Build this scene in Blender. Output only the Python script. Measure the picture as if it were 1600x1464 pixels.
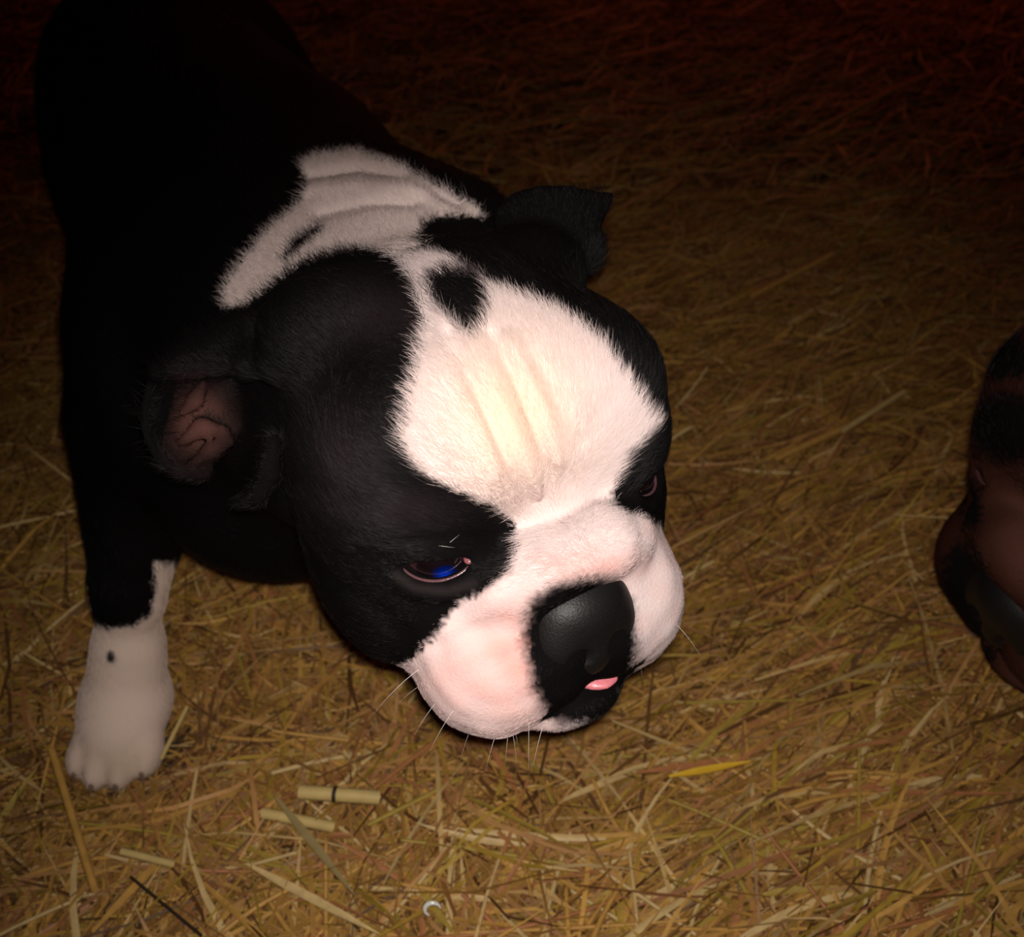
import bpy, math, random
import numpy as np
from mathutils import Vector, Matrix

for o in list(bpy.data.objects): bpy.data.objects.remove(o)
scene = bpy.context.scene
COL = scene.collection

# ---------------------------------------------------------------- camera
PITCH, CAM_H, FPX = math.radians(40), 0.443, 1500.0
CAM = np.array([0, 0, CAM_H])
AX_F = np.array([0, math.cos(PITCH), -math.sin(PITCH)])
AX_X = np.array([1.0, 0, 0])
AX_U = np.array([0, math.sin(PITCH), math.cos(PITCH)])
cam_data = bpy.data.cameras.new('camera')
cam_data.sensor_fit = 'HORIZONTAL'; cam_data.sensor_width = 36.0
cam_data.lens = 36.0 * FPX / 1600.0
cam_data.clip_start = 0.01
cam_data.dof.use_dof = True
cam_data.dof.focus_distance = 0.285
cam_data.dof.aperture_fstop = (cam_data.lens * 1e-3) / 0.0021
cam = bpy.data.objects.new('camera', cam_data); COL.objects.link(cam)
cam.location = CAM.tolist(); cam.rotation_euler = (math.pi / 2 - PITCH, 0, 0)
scene.camera = cam

# ---------------------------------------------------------------- world, lights, exposure
world = bpy.data.worlds.new('night'); scene.world = world; world.use_nodes = True
bg = world.node_tree.nodes['Background']
bg.inputs[0].default_value = (1.0, 0.32, 0.2, 1); bg.inputs[1].default_value = 0.006

def pix_ray(x, y): return AX_F + AX_X * (x - 800) / FPX + AX_U * (732 - y) / FPX
def at_depth(x, y, d): return CAM + pix_ray(x, y) * d
def at_height(x, y, z):
    r = pix_ray(x, y); return CAM + r * ((z - CAM_H) / r[2])

fl = bpy.data.lights.new('phone_flash', 'SPOT')          # the flash beside the lens
fl.energy = 6.0; fl.color = (1.0, 0.93, 0.86); fl.shadow_soft_size = 0.004
fl.spot_size = math.radians(86); fl.spot_blend = 1.0
flo = bpy.data.objects.new('phone_flash', fl); COL.objects.link(flo)
flo.location = (CAM + AX_X * 0.003 + AX_U * 0.007).tolist()
aim = at_depth(860, 1000, 0.3) - np.array(flo.location)
flo.rotation_euler = Vector(aim.tolist()).to_track_quat('-Z', 'Y').to_euler()
hl = bpy.data.lights.new('unseen_red_lamp', 'POINT')       # assumed red lamp out of view, added to redden the far dark
hl.energy = 8.0; hl.color = (1.0, 0.17, 0.09); hl.shadow_soft_size = 0.06
hlo = bpy.data.objects.new('unseen_red_lamp', hl); COL.objects.link(hlo); hlo.location = (0.7, 2.7, 1.3)
scene.view_settings.view_transform = 'Standard'; scene.view_settings.look = 'None'
scene.view_settings.exposure = 0.0; scene.view_settings.gamma = 1.0
scene.view_settings.use_curve_mapping = False

# ---------------------------------------------------------------- helpers
def tag(o, label, cat, group=None, kind=None):
    o['label'] = label; o['category'] = cat
    if group: o['group'] = group
    if kind: o['kind'] = kind
    return o

def norm(v):
    v = np.asarray(v, float); return v / (np.linalg.norm(v, axis=-1, keepdims=True) + 1e-12)

def project(P):
    d = P - CAM; z = d @ AX_F
    return 800 + FPX * (d @ AX_X) / z, 732 - FPX * (d @ AX_U) / z, z

def mesh_obj(name, V, Fc, mat, parent=None, smooth=True, colors=None, loc=None):
    """one mesh object from numpy data; Fc is an (n,3) or (n,4) index array"""
    me = bpy.data.meshes.new(name)
    V = np.asarray(V, np.float32); Fc = np.asarray(Fc, np.int32); n = Fc.shape[1]
    me.vertices.add(len(V)); me.vertices.foreach_set('co', V.ravel())
    me.loops.add(Fc.size); me.loops.foreach_set('vertex_index', Fc.ravel())
    me.polygons.add(len(Fc)); me.polygons.foreach_set('loop_start', np.arange(0, Fc.size, n, dtype=np.int32))
    me.update(calc_edges=True); me.validate()
    if smooth: me.polygons.foreach_set('use_smooth', np.ones(len(me.polygons), bool))
    if colors is not None:
        a = me.attributes.new('coat', 'FLOAT_COLOR', 'POINT')
        a.data.foreach_set('color', np.c_[colors, np.ones(len(colors))].astype(np.float32).ravel())
    if mat: me.materials.append(mat)
    o = bpy.data.objects.new(name, me); COL.objects.link(o)
    if parent: o.parent = parent
    if loc is not None: o.location = loc
    return o

def new_mat(name):
    m = bpy.data.materials.new(name); m.use_nodes = True
    nt = m.node_tree; b = nt.nodes['Principled BSDF']; return m, nt, b

def plain(name, col, rough=0.5, spec=0.5, coat=0.0, noise=0.0, scale=200, sss=0.0):
    m, nt, b = new_mat(name)
    b.inputs['Roughness'].default_value = rough; b.inputs['Specular IOR Level'].default_value = spec
    b.inputs['Coat Weight'].default_value = coat; b.inputs['Coat Roughness'].default_value = 0.08
    tc = nt.nodes.new('ShaderNodeTexCoord'); nz = nt.nodes.new('ShaderNodeTexNoise'); nz.inputs['Scale'].default_value = scale
    nt.links.new(tc.outputs['Object'], nz.inputs['Vector'])
    mx = nt.nodes.new('ShaderNodeMix'); mx.data_type = 'RGBA'; mx.inputs[6].default_value = (*[c * (1 - noise) for c in col], 1)
    mx.inputs[7].default_value = (*[min(1, c * (1 + noise)) for c in col], 1)
    nt.links.new(nz.outputs['Fac'], mx.inputs[0]); nt.links.new(mx.outputs[2], b.inputs['Base Color'])
    if noise:
        bp = nt.nodes.new('ShaderNodeBump'); bp.inputs['Strength'].default_value = 0.25; bp.inputs['Distance'].default_value = 0.0006
        nt.links.new(nz.outputs['Fac'], bp.inputs['Height']); nt.links.new(bp.outputs[0], b.inputs['Normal'])
    return m

def attr_mat(name, rough, spec, bump=0.0, scale=900, sss=0.0):
    m, nt, b = new_mat(name)
    at = nt.nodes.new('ShaderNodeAttribute'); at.attribute_name = 'coat'
    nt.links.new(at.outputs['Color'], b.inputs['Base Color'])
    b.inputs['Roughness'].default_value = rough; b.inputs['Specular IOR Level'].default_value = spec
    if sss:
        b.inputs['Subsurface Weight'].default_value = sss; b.inputs['Subsurface Scale'].default_value = 0.002
        b.inputs['Subsurface Radius'].default_value = (1, .4, .3)
    if bump:
        tc = nt.nodes.new('ShaderNodeTexCoord'); nz = nt.nodes.new('ShaderNodeTexNoise'); nz.inputs['Scale'].default_value = scale
        nt.links.new(tc.outputs['Object'], nz.inputs['Vector'])
        bp = nt.nodes.new('ShaderNodeBump'); bp.inputs['Strength'].default_value = bump; bp.inputs['Distance'].default_value = 0.0005
        nt.links.new(nz.outputs['Fac'], bp.inputs['Height']); nt.links.new(bp.outputs[0], b.inputs['Normal'])
    return m

# ---------------------------------------------------------------- implicit surfaces
class Shape:
    """a smooth union of soft primitives, meshed by sparse surface nets into one continuous skin"""
    def __init__(self): self.prims = []
    def add(self, fn, c, rad, k, sub=False): self.prims.append((fn, np.asarray(c, float), rad, k, sub))
    def ell(self, c, r, k=0.01, ax=None, sub=False):
        c = np.asarray(c, float); r = np.asarray(r, float); A = np.eye(3) if ax is None else np.asarray(ax, float)
        def fn(p):
            q = (p - c) @ A.T; k0 = np.sqrt(((q / r) ** 2).sum(-1)); k1 = np.sqrt(((q / r ** 2) ** 2).sum(-1)) + 1e-9
            return k0 * (k0 - 1) / k1
        self.add(fn, c, r.max(), k, sub)
    def cone(self, a, b, ra, rb, k=0.01, sub=False):
        a = np.asarray(a, float); b = np.asarray(b, float); ab = b - a; L2 = ab @ ab + 1e-12
        def fn(p):
            h = np.clip(((p - a) @ ab) / L2, 0, 1)
            return np.sqrt(((p - a - h[..., None] * ab) ** 2).sum(-1)) - (ra + (rb - ra) * h)
        self.add(fn, (a + b) / 2, math.sqrt(L2) / 2 + max(ra, rb), k, sub)
    def tube(self, pts, rr, k=0.004, sub=False):
        rr = [rr] * len(pts) if np.isscalar(rr) else rr
        for i in range(len(pts) - 1): self.cone(pts[i], pts[i + 1], rr[i], rr[i + 1], k, sub)
    def sheet(self, pts, r, k=0.004):
        pts = np.asarray(pts, float); c = pts.mean(0); R = np.sqrt(((pts - c) ** 2).sum(1)).max() + r
        def fn(p):
            sh = p.shape[:-1]; q = p.reshape(-1, 3); out = np.full(len(q), 9.0)
            for i in range(0, len(q), 20000):
                a = q[i:i + 20000]
                d2 = (a ** 2).sum(1)[:, None] + (pts ** 2).sum(1)[None] - 2 * a @ pts.T
                out[i:i + 20000] = np.sqrt(np.maximum(d2.min(1), 0))
            return (out - r).reshape(sh)
        self.add(fn, c, R, k)
    def eval(self, P, centers=None, brad=0.0):
        """P is (nblocks, m, 3); only blocks near a primitive see it"""
        D = np.full(P.shape[:-1], 1.0)
        if centers is None: centers = P.mean(1)
        for fn, c, rad, k, sub in self.prims:
            near = np.sqrt(((centers - c) ** 2).sum(1)) < rad + brad + k + 0.012
            if not near.any(): continue
            a = D[near]; b = fn(P[near])
            if sub:
                b = -b; h = np.maximum(k - np.abs(a - b), 0) / k; a = np.maximum(a, b) + h * h * k * 0.25
            else:
                h = np.maximum(k - np.abs(a - b), 0) / k; a = np.minimum(a, b) - h * h * k * 0.25
            D[near] = a
        return D
    def mesh(self, cell):
        n = 9
        lo = np.min([c - r for f, c, r, k, s in self.prims if not s], 0) - 3 * cell
        hi = np.max([c + r for f, c, r, k, s in self.prims if not s], 0) + 3 * cell
        nb = np.ceil((hi - lo) / (cell * n)).astype(int)
        B = np.stack(np.meshgrid(*[np.arange(v) for v in nb], indexing='ij'), -1).reshape(-1, 3)
        cen = lo + (B + 0.5) * n * cell; brad = n * cell * 0.87
        d0 = self.eval(cen[:, None, :], cen, 0.012)[:, 0]
        keep = np.abs(d0) < brad * 1.35 + 0.002
        B = B[keep]; cen = cen[keep]
        L = np.stack(np.meshgrid(*[np.arange(n + 1)] * 3, indexing='ij'), -1).reshape(-1, 3)
        G = B[:, None, :] * n + L[None]
        D = self.eval(lo + G * cell, cen, brad).reshape(-1, n + 1, n + 1, n + 1)
        M = 4096
        sl = [slice(0, n), slice(1, n + 1)]
        corners = [(i, j, k) for i in (0, 1) for j in (0, 1) for k in (0, 1)]
        vals = np.stack([D[:, sl[i], sl[j], sl[k]] for i, j, k in corners], -1)
        neg = vals < 0; act = neg.any(-1) & ~neg.all(-1)
        bi, ci, cj, ck = np.nonzero(act)
        v = vals[bi, ci, cj, ck]; cells = B[bi] * n + np.c_[ci, cj, ck]
        acc = np.zeros((len(v), 3)); cnt = np.zeros(len(v)); cor = np.array(corners, float)
        for a in range(8):
            for b in range(a + 1, 8):
                if np.abs(cor[a] - cor[b]).sum() != 1: continue
                cr = (v[:, a] < 0) != (v[:, b] < 0); t = np.where(cr, v[:, a] / np.where(cr, v[:, a] - v[:, b], 1), 0)
                acc += np.where(cr[:, None], cor[a] + t[:, None] * (cor[b] - cor[a]), 0); cnt += cr
        V = lo + (cells + acc / cnt[:, None]) * cell
        key = (cells[:, 0] * M + cells[:, 1]) * M + cells[:, 2]
        order = np.argsort(key); key = key[order]; V = V[order]
        quads = []
        for ax in range(3):
            s0 = [slice(0, n)] * 3; s1 = list(s0); s1[ax] = slice(1, n + 1)
            A = D[(slice(None), *s0)]; Bv = D[(slice(None), *s1)]
            ch = (A < 0) != (Bv < 0); b_, i, j, k = np.nonzero(ch)
            g = B[b_] * n + np.c_[i, j, k]; flip = A[b_, i, j, k] < 0
            u, w = (ax + 1) % 3, (ax + 2) % 3
            ids = []
            for du, dw in ((-1, -1), (0, -1), (0, 0), (-1, 0)):
                c = g.copy(); c[:, u] += du; c[:, w] += dw
                kk = (c[:, 0] * M + c[:, 1]) * M + c[:, 2]
                pos = np.clip(np.searchsorted(key, kk), 0, len(key) - 1)
                ids.append(np.where(key[pos] == kk, pos, -1))
            q = np.stack(ids, 1); q[~flip] = q[~flip][:, ::-1]
            quads.append(q[(q >= 0).all(1)])
        Fc = np.concatenate(quads)
        # keep the biggest surface tidy: drop unused vertices, then relax a little
        used = np.zeros(len(V), bool); used[Fc.ravel()] = True
        remap = np.cumsum(used) - 1; V = V[used]; Fc = remap[Fc]
        return relax(V, Fc, 3)

def relax(V, Fc, it=2, lam=0.5):
    e = np.concatenate([Fc[:, [i, (i + 1) % Fc.shape[1]]] for i in range(Fc.shape[1])])
    for _ in range(it):
        S = np.zeros_like(V); c = np.zeros(len(V))
        for a, b in ((0, 1), (1, 0)):
            for d in range(3): S[:, d] += np.bincount(e[:, a], V[e[:, b], d], len(V))
            c += np.bincount(e[:, a], minlength=len(V))
        V = V + lam * (S / np.maximum(c, 1)[:, None] - V)
    return V, Fc

def vnormals(V, Fc):
    fn = np.cross(V[Fc[:, 2]] - V[Fc[:, 0]], V[Fc[:, -1]] - V[Fc[:, 1]])
    N = np.zeros_like(V)
    for i in range(Fc.shape[1]):
        for d in range(3): N[:, d] += np.bincount(Fc[:, i], fn[:, d], len(V))
    return norm(N)

def poly_sd(px, py, poly):
    """signed pixel distance to a polygon, negative inside"""
    poly = np.asarray(poly, float); d = np.full(px.shape, 1e9); ins = np.zeros(px.shape, bool)
    for i in range(len(poly)):
        a = poly[i]; b = poly[(i + 1) % len(poly)]; ab = b - a
        t = np.clip(((px - a[0]) * ab[0] + (py - a[1]) * ab[1]) / (ab @ ab + 1e-9), 0, 1)
        d = np.minimum(d, np.hypot(px - a[0] - t * ab[0], py - a[1] - t * ab[1]))
        ins ^= ((a[1] > py) != (b[1] > py)) & (px < ab[0] * (py - a[1]) / (b[1] - a[1] + 1e-12) + a[0])
    return np.where(ins, -d, d)

def line_d(px, py, line):
    d = np.full(px.shape, 1e9)
    for i in range(len(line) - 1):
        a = np.array(line[i], float); b = np.array(line[i + 1], float); ab = b - a
        t = np.clip(((px - a[0]) * ab[0] + (py - a[1]) * ab[1]) / (ab @ ab), 0, 1)
        d = np.minimum(d, np.hypot(px - a[0] - t * ab[0], py - a[1] - t * ab[1]))
    return d

def visible(V, N, cell=5, tol=0.012):
    """which skin points face the camera with nothing of the same skin in front"""
    x, y, z = project(V); gi = (x // cell).astype(int) + 200; gj = (y // cell).astype(int) + 200
    ok = (gi >= 0) & (gi < 900) & (gj >= 0) & (gj < 900); buf = np.full((900, 900), 9.0)
    np.minimum.at(buf, (gi[ok], gj[ok]), z[ok])
    face = (N * norm(CAM - V)).sum(1)
    vis = np.zeros(len(V), bool); vis[ok] = z[ok] < buf[gi[ok], gj[ok]] + tol
    return vis & (face > -0.05), face, x, y, z

def sstep(a, b, x):
    t = np.clip((x - a) / (b - a), 0, 1); return t * t * (3 - 2 * t)

# ---------------------------------------------------------------- dogs
class Head:
    """head frame in units of 1.1 cm: x to the dog's right, y forward, z up"""
    def __init__(self, R, t, s): self.R = np.asarray(R); self.t = np.asarray(t); self.s = s
    def w(self, p): return self.s * (np.asarray(p, float) @ self.R.T) + self.t
    def h(self, P): return ((P - self.t) @ self.R) / self.s
    def d(self, v): return np.asarray(v, float) @ self.R.T

EYE_C, EYE_R = np.array([3.02, 2.5, 0.30]), 1.0
def eye_frame(sx):
    out = norm([sx * 0.60, 0.78, -0.10]); lid = norm(np.array([sx * 0.80, -0.58, -0.06]))
    lid = norm(lid - out * (lid @ out)); up = np.cross(lid, out); up = up if up[2] > 0 else -up
    return lid, out, up

def head_shape(S, H, eyes=True):
    s = H.s
    def E(c, r, k=0.8, ax=None, sub=False, both=False):
        for sx in ((1, -1) if both else (1,)):
            cc = np.array(c, float) * [sx, 1, 1]
            A = np.eye(3) if ax is None else np.array(ax, float) * [sx, 1, 1]
            S.ell(H.w(cc), np.array(r) * s, k * s, A @ H.R.T, sub)
    def T(pts, rr, k=0.4, both=False, sub=False):
        for sx in ((1, -1) if both else (1,)):
            S.tube([H.w(np.array(p, float) * [sx, 1, 1]) for p in pts], [r * s for r in (rr if not np.isscalar(rr) else [rr] * len(pts))], k * s, sub)
    E((0, -1.6, 2.3), (4.55, 5.2, 4.15))
    E((3.35, -2.6, 4.7), (1.7, 1.6, 1.5), 1.2, both=True)             # ear roots
                                # cranium
    E((2.2, 1.2, 2.6), (2.7, 2.4, 2.4), 1.2, both=True)             # forehead
    E((3.0, 2.2, 1.3), (1.5, 1.3, 0.95), 0.9, both=True)           # brow
    E((3.25, 0.1, -1.5), (2.3, 3.2, 3.2), 1.4, both=True)            # cheek
    E((0, 2.0, -2.2), (3.3, 3.2, 2.9), 1.2)                         # muzzle root
    E((2.2, 3.2, -3.5), (2.1, 2.15, 2.35), 0.7, both=True)         # flews
    E((0.95, 4.3, -3.4), (1.35, 1.3, 1.5), 0.6, both=True)          # lip pads beside the groove
    E((1.9, 2.6, -5.0), (1.5, 1.8, 0.95), 0.8, both=True)
    T([(2.7, 3.1, -1.5), (1.9, 3.9, -0.75), (0.9, 4.45, -0.3), (0, 4.6, -0.2), (-0.9, 4.45, -0.3), (-1.9, 3.9, -0.75), (-2.7, 3.1, -1.5)],
      [0.65, 0.85, 0.8, 0.72, 0.8, 0.85, 0.65], 0.55)               # the roll over the nose
    E((0, 2.95, -5.55), (2.2, 2.3, 0.95), 0.35)                       # lower jaw and chin
    T([(0, 5.5, -3.2), (0, 5.75, -4.3)], 0.16, 0.25, sub=True)      # groove under the nose
    if eyes:
        for sx in (1, -1):
            lid, out, up = eye_frame(sx); c = EYE_C * [sx, 1, 1]; A = np.array([lid, out, up])
            S.ell(H.w(c), np.array([1.35, 1.22, 1.28]) * s, 0.5 * s, A @ H.R.T)
            S.tube([H.w(c + lid * a + out * (1.10 - 0.30 * a * a) - up * (0.72 - 0.25 * a * a)) for a in (-1.2, -0.6, 0, 0.6, 1.2)], 0.2 * s, 0.3 * s)
            S.ell(H.w(c + out * 1.05 - up * 0.02), np.array([1.0, 1.25, 0.36]) * s, 0.10 * s, A @ H.R.T, sub=True)

def uv_sphere(c, r, axes, nu=40, nv=24):
    th = np.linspace(0, 2 * np.pi, nu, endpoint=False); ph = np.linspace(0.02, np.pi - 0.02, nv)
    P = np.stack([np.outer(np.sin(ph), np.cos(th)), np.outer(np.sin(ph), np.sin(th)), np.outer(np.cos(ph), np.ones(nu))], -1).reshape(-1, 3)
    V = np.asarray(c) + (P * np.asarray(r)) @ np.asarray(axes)
    i = np.arange(nv - 1)[:, None] * nu; j = np.arange(nu)[None]
    Fq = np.stack([i + j, i + nu + j, i + nu + (j + 1) % nu, i + (j + 1) % nu], -1).reshape(-1, 4)
    return V, Fq, P

def tube_mesh(pts, rad, ns=6):
    pts = np.asarray(pts, float); n = len(pts); T = norm(np.gradient(pts, axis=0))
    ref = np.array([0.31, 0.17, 0.93]); A = norm(np.cross(T, ref)); Bn = np.cross(T, A)
    rad = np.full(n, rad) if np.isscalar(rad) else np.asarray(rad, float)
    a = np.linspace(0, 2 * np.pi, ns, endpoint=False)
    V = (pts[:, None] + rad[:, None, None] * (np.cos(a)[None, :, None] * A[:, None] + np.sin(a)[None, :, None] * Bn[:, None])).reshape(-1, 3)
    i = np.arange(n - 1)[:, None] * ns; j = np.arange(ns)[None]
    Fq = np.stack([i + j, i + (j + 1) % ns, i + ns + (j + 1) % ns, i + ns + j], -1).reshape(-1, 4)
    return V, Fq

def hair_object(name, V, Fc, N, colors, dens, length, flow, lift, count, radius, mat, parent, seed):
    """short fur: one strand object rooted all over the skin"""
    rng = np.random.default_rng(seed)
    area = np.linalg.norm(np.cross(V[Fc[:, 2]] - V[Fc[:, 0]], V[Fc[:, 3]] - V[Fc[:, 1]]), axis=1) * 0.5
    wgt = area * dens[Fc].mean(1); cdf = np.cumsum(wgt); cdf /= cdf[-1]
    f = np.searchsorted(cdf, rng.random(count)); u, v = rng.random(count), rng.random(count)
    W = np.stack([(1 - u) * (1 - v), u * (1 - v), u * v, (1 - u) * v], 1); Q = Fc[f]
    def bl(a): return (a[Q] * (W[..., None] if a.ndim == 2 else W)).sum(1)
    root = bl(V); n = norm(bl(N)); fl_ = bl(flow); L = bl(length) * rng.uniform(0.6, 1.15, count)
    col = colors[Q[np.arange(count), rng.integers(0, 4, count)]]
    lf = bl(lift); jit = rng.normal(0, 0.22, (count, 3))
    fl_ = fl_ + jit; fl_ = norm(fl_ - n * (fl_ * n).sum(1, keepdims=True))
    npt = 4; pts = np.zeros((count, npt, 3))
    for k in range(npt):
        t = k / (npt - 1); ll = lf * (1 - 0.55 * t)
        pts[:, k] = root + (L * t)[:, None] * norm(n * ll[:, None] + fl_ * (1 - ll)[:, None]) - n * 0.0003
    cu = bpy.data.hair_curves.new(name); cu.add_curves([npt] * count)
    cu.attributes['position'].data.foreach_set('vector', pts.astype(np.float32).ravel())
    ra = cu.attributes.get('radius') or cu.attributes.new('radius', 'FLOAT', 'POINT')
    ra.data.foreach_set('value', (np.tile([1, 0.9, 0.65, 0.12], (count, 1)) * radius * rng.uniform(0.7, 1.2, (count, 1))).astype(np.float32).ravel())
    at = cu.attributes.new('coat', 'FLOAT_COLOR', 'CURVE')
    col = np.clip(col * rng.uniform(0.85, 1.08, (count, 1)), 0, 1)
    at.data.foreach_set('color', np.c_[col, np.ones(count)].astype(np.float32).ravel())
    cu.materials.append(mat)
    o = bpy.data.objects.new(name, cu); COL.objects.link(o); o.parent = parent; o['kind'] = 'stuff'
    return o

M_SKIN = attr_mat('coat_skin', 0.75, 0.03, 0.4)
M_HAIR = attr_mat('coat_hair', 0.45, 0.17)
M_NOSE = plain('nose_leather', (0.006, 0.005, 0.005), 0.5, 0.30, 0.0, 0.5, 1500)
M_TONGUE = plain('tongue_pink', (0.60, 0.17, 0.20), 0.4, 0.5, 0.3, 0.1, 800)
M_RIM = plain('lid_pink', (0.10, 0.045, 0.05), 0.25, 0.5, 0.5, 0.3, 900)
M_CARUNCLE = plain('tear_corner_pink', (0.26, 0.08, 0.085), 0.3, 0.5, 0.6, 0.2, 900)
M_CLAW = plain('claw_horn', (0.16, 0.09, 0.06), 0.4, 0.5, 0, 0.3, 400)
M_WHISK = plain('whisker_white', (0.75, 0.68, 0.6), 0.4, 0.5)

def eye_material():
    m, nt, b = new_mat('wet_dark_eye')
    at = nt.nodes.new('ShaderNodeAttribute'); at.attribute_name = 'coat'
    nt.links.new(at.outputs['Color'], b.inputs['Base Color'])
    b.inputs['Roughness'].default_value = 0.06; b.inputs['Coat Weight'].default_value = 1.0; b.inputs['Coat Roughness'].default_value = 0.02
    return m
M_EYE = eye_material()

def add_eyes(H, root, gaze):
    for sx in (1, -1):
        lid, out, up = eye_frame(sx); c = EYE_C * [sx, 1, 1]
        g = norm(H.h(H.t + H.d(out) * H.s) * 0 + out + np.asarray(gaze)); a1 = norm(np.cross([0, 0, 1], g)); a2 = np.cross(g, a1)
        V, Fq, P = uv_sphere(H.w(c), [EYE_R * H.s] * 3, H.d(np.array([a1, a2, g])), 64, 40)
        ang = np.degrees(np.arccos(np.clip(P[:, 2], -1, 1)))
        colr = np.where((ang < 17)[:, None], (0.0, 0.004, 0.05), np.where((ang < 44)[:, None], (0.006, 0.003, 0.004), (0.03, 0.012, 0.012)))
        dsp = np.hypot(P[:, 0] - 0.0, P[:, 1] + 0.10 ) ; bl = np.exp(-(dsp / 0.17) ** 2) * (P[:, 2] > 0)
        colr = colr + np.array([0.0, 0.035, 0.55]) * bl[:, None]  # blue eye-shine of the flash painted into the pupil colour
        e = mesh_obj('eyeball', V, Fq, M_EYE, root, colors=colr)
        th = np.linspace(np.pi * 0.98, np.pi * 2.02, 26)                      # wet lower lid edge
        ql = np.stack([1.0 * np.cos(th), 0.37 * np.sin(th)], 1)
        oo = np.sqrt(np.maximum(1.09 ** 2 - (ql ** 2).sum(1) * 0.8, 0.05))
        pts = H.w(c + ql[:, :1] * lid + oo[:, None] * out + (ql[:, 1:] - 0.03) * up)
        V, Fq = tube_mesh(pts, 0.05 * H.s, 8); mesh_obj('lid_rim', V, Fq, M_RIM, e)
        V, Fq, _ = uv_sphere(H.w(c - lid * 0.90 + out * 0.60 - up * 0.03), np.array([0.16, 0.22, 0.11]) * H.s, H.d(np.array([lid, out, up])), 16, 10)
        mesh_obj('tear_corner', V, Fq, M_CARUNCLE, e)

def add_nose(H, root, cell=0.0008):
    S = Shape(); s = H.s; H = Head(H.R, H.w((0.08, -0.05, -0.38)), s)
    def E(c, r, k=0.3, sub=False, both=False):
        for sx in ((1, -1) if both else (1,)): S.ell(H.w(np.array(c) * [sx, 1, 1]), np.array(r) * s, k * s, H.R.T, sub)
    E((0, 4.55, -1.45), (1.5, 1.15, 1.05)); E((0, 4.5, -2.1), (1.55, 1.1, 1.3), 0.5)
    E((0.85, 4.8, -2.25), (0.82, 0.78, 0.95), 0.35, both=True)
    E((0, 5.15, -2.6), (0.6, 0.62, 0.85), 0.3)
    for sx in (1, -1):                                                       # comma-shaped nostrils
        S.tube([H.w((sx * 0.58, 5.8, -2.4)), H.w((sx * 0.72, 5.2, -2.35)), H.w((sx * 0.7, 4.7, -2.15))], [0.30 * s, 0.28 * s, 0.15 * s], 0.16 * s, True)
        S.tube([H.w((sx * 0.72, 5.65, -2.6)), H.w((sx * 1.2, 5.25, -3.0)), H.w((sx * 1.65, 4.7, -3.1))], [0.17 * s, 0.13 * s, 0.08 * s], 0.14 * s, True)
    S.tube([H.w((0, 5.9, -2.1)), H.w((0, 5.95, -2.8)), H.w((0, 5.6, -3.5))], 0.10 * s, 0.16 * s, True)
    V, Fq = S.mesh(cell); o = mesh_obj('nose', V, Fq, M_NOSE, root); o['label'] = 'black leathery nose pad with open nostrils'

# ================= the black and white puppy =================
H1 = Head([[-0.8432, 0.5349, -0.0536], [-0.5364, -0.8307, 0.1493], [0.0353, 0.1546, 0.9873]], [-0.0078, 0.2388, 0.2397], 0.011)

PAWS = ((-0.205, 0.312), (-0.026, 0.368))
TOES = ((-0.0165, -0.026), (-0.006, -0.033), (0.006, -0.033), (0.0165, -0.026))
def body_shape(S, H):
    S.cone(H.w((0, -2.5, 0.6)), (-0.120, 0.40, 0.205), 0.056, 0.078, 0.03)        # neck
    S.cone(at_depth(695, 405, 0.378), (-0.120, 0.46, 0.218), 0.033, 0.062, 0.03)   # nape
    S.ell((-0.125, 0.43, 0.195), (0.082, 0.10, 0.082), 0.03)                       # chest
    S.cone((-0.142, 0.475, 0.215), (-0.225, 0.66, 0.212), 0.083, 0.074, 0.03)       # barrel
    S.ell((-0.245, 0.72, 0.205), (0.095, 0.09, 0.082), 0.03)                       # rump
    S.ell((-0.105, 0.340, 0.160), (0.060, 0.055, 0.050), 0.03)                     # forechest
    # right fore leg, the one in view
    S.ell((-0.162, 0.372, 0.185), (0.034, 0.052, 0.065), 0.02)
    S.cone((-0.174, 0.362, 0.165), (-0.192, 0.330, 0.085), 0.035, 0.0165, 0.015)
    S.cone((-0.1925, 0.330, 0.090), (-0.2, 0.322, 0.045), 0.0152, 0.0152, 0.01)
    S.cone((-0.2, 0.322, 0.05), (-0.205, 0.315, 0.028), 0.0158, 0.020, 0.012)
    # left fore leg, behind the head
    S.ell((-0.050, 0.40, 0.175), (0.042, 0.056, 0.068), 0.02)
    S.cone((-0.04, 0.39, 0.15), (-0.03, 0.385, 0.075), 0.040, 0.023, 0.015)
    S.cone((-0.03, 0.385, 0.08), (-0.028, 0.372, 0.03), 0.020, 0.019, 0.01)
    for cx, cy in PAWS:
        S.ell((cx, cy - 0.006, 0.018), (0.0225, 0.030, 0.0185), 0.012)
        for dx, dy in TOES: S.ell((cx + dx, cy + dy, 0.011), (0.0072, 0.013, 0.0095), 0.005)
    for x in (-0.305, -0.170):                                                     # hind legs
        S.ell((x, 0.71, 0.15), (0.042, 0.068, 0.075), 0.02)
        S.cone((x, 0.70, 0.12), (x - 0.003, 0.765, 0.065), 0.040, 0.022, 0.015)
        S.cone((x - 0.003, 0.765, 0.065), (x - 0.004, 0.745, 0.02), 0.021, 0.020, 0.01)
        S.ell((x - 0.004, 0.725, 0.018), (0.025, 0.036, 0.019), 0.01)
    S.tube([(-0.26, 0.79, 0.25), (-0.267, 0.82, 0.245), (-0.27, 0.835, 0.225)], [0.017, 0.012, 0.006], 0.015)   # stub tail

def px_line(pts): return [at_depth(*p) for p in pts]

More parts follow.
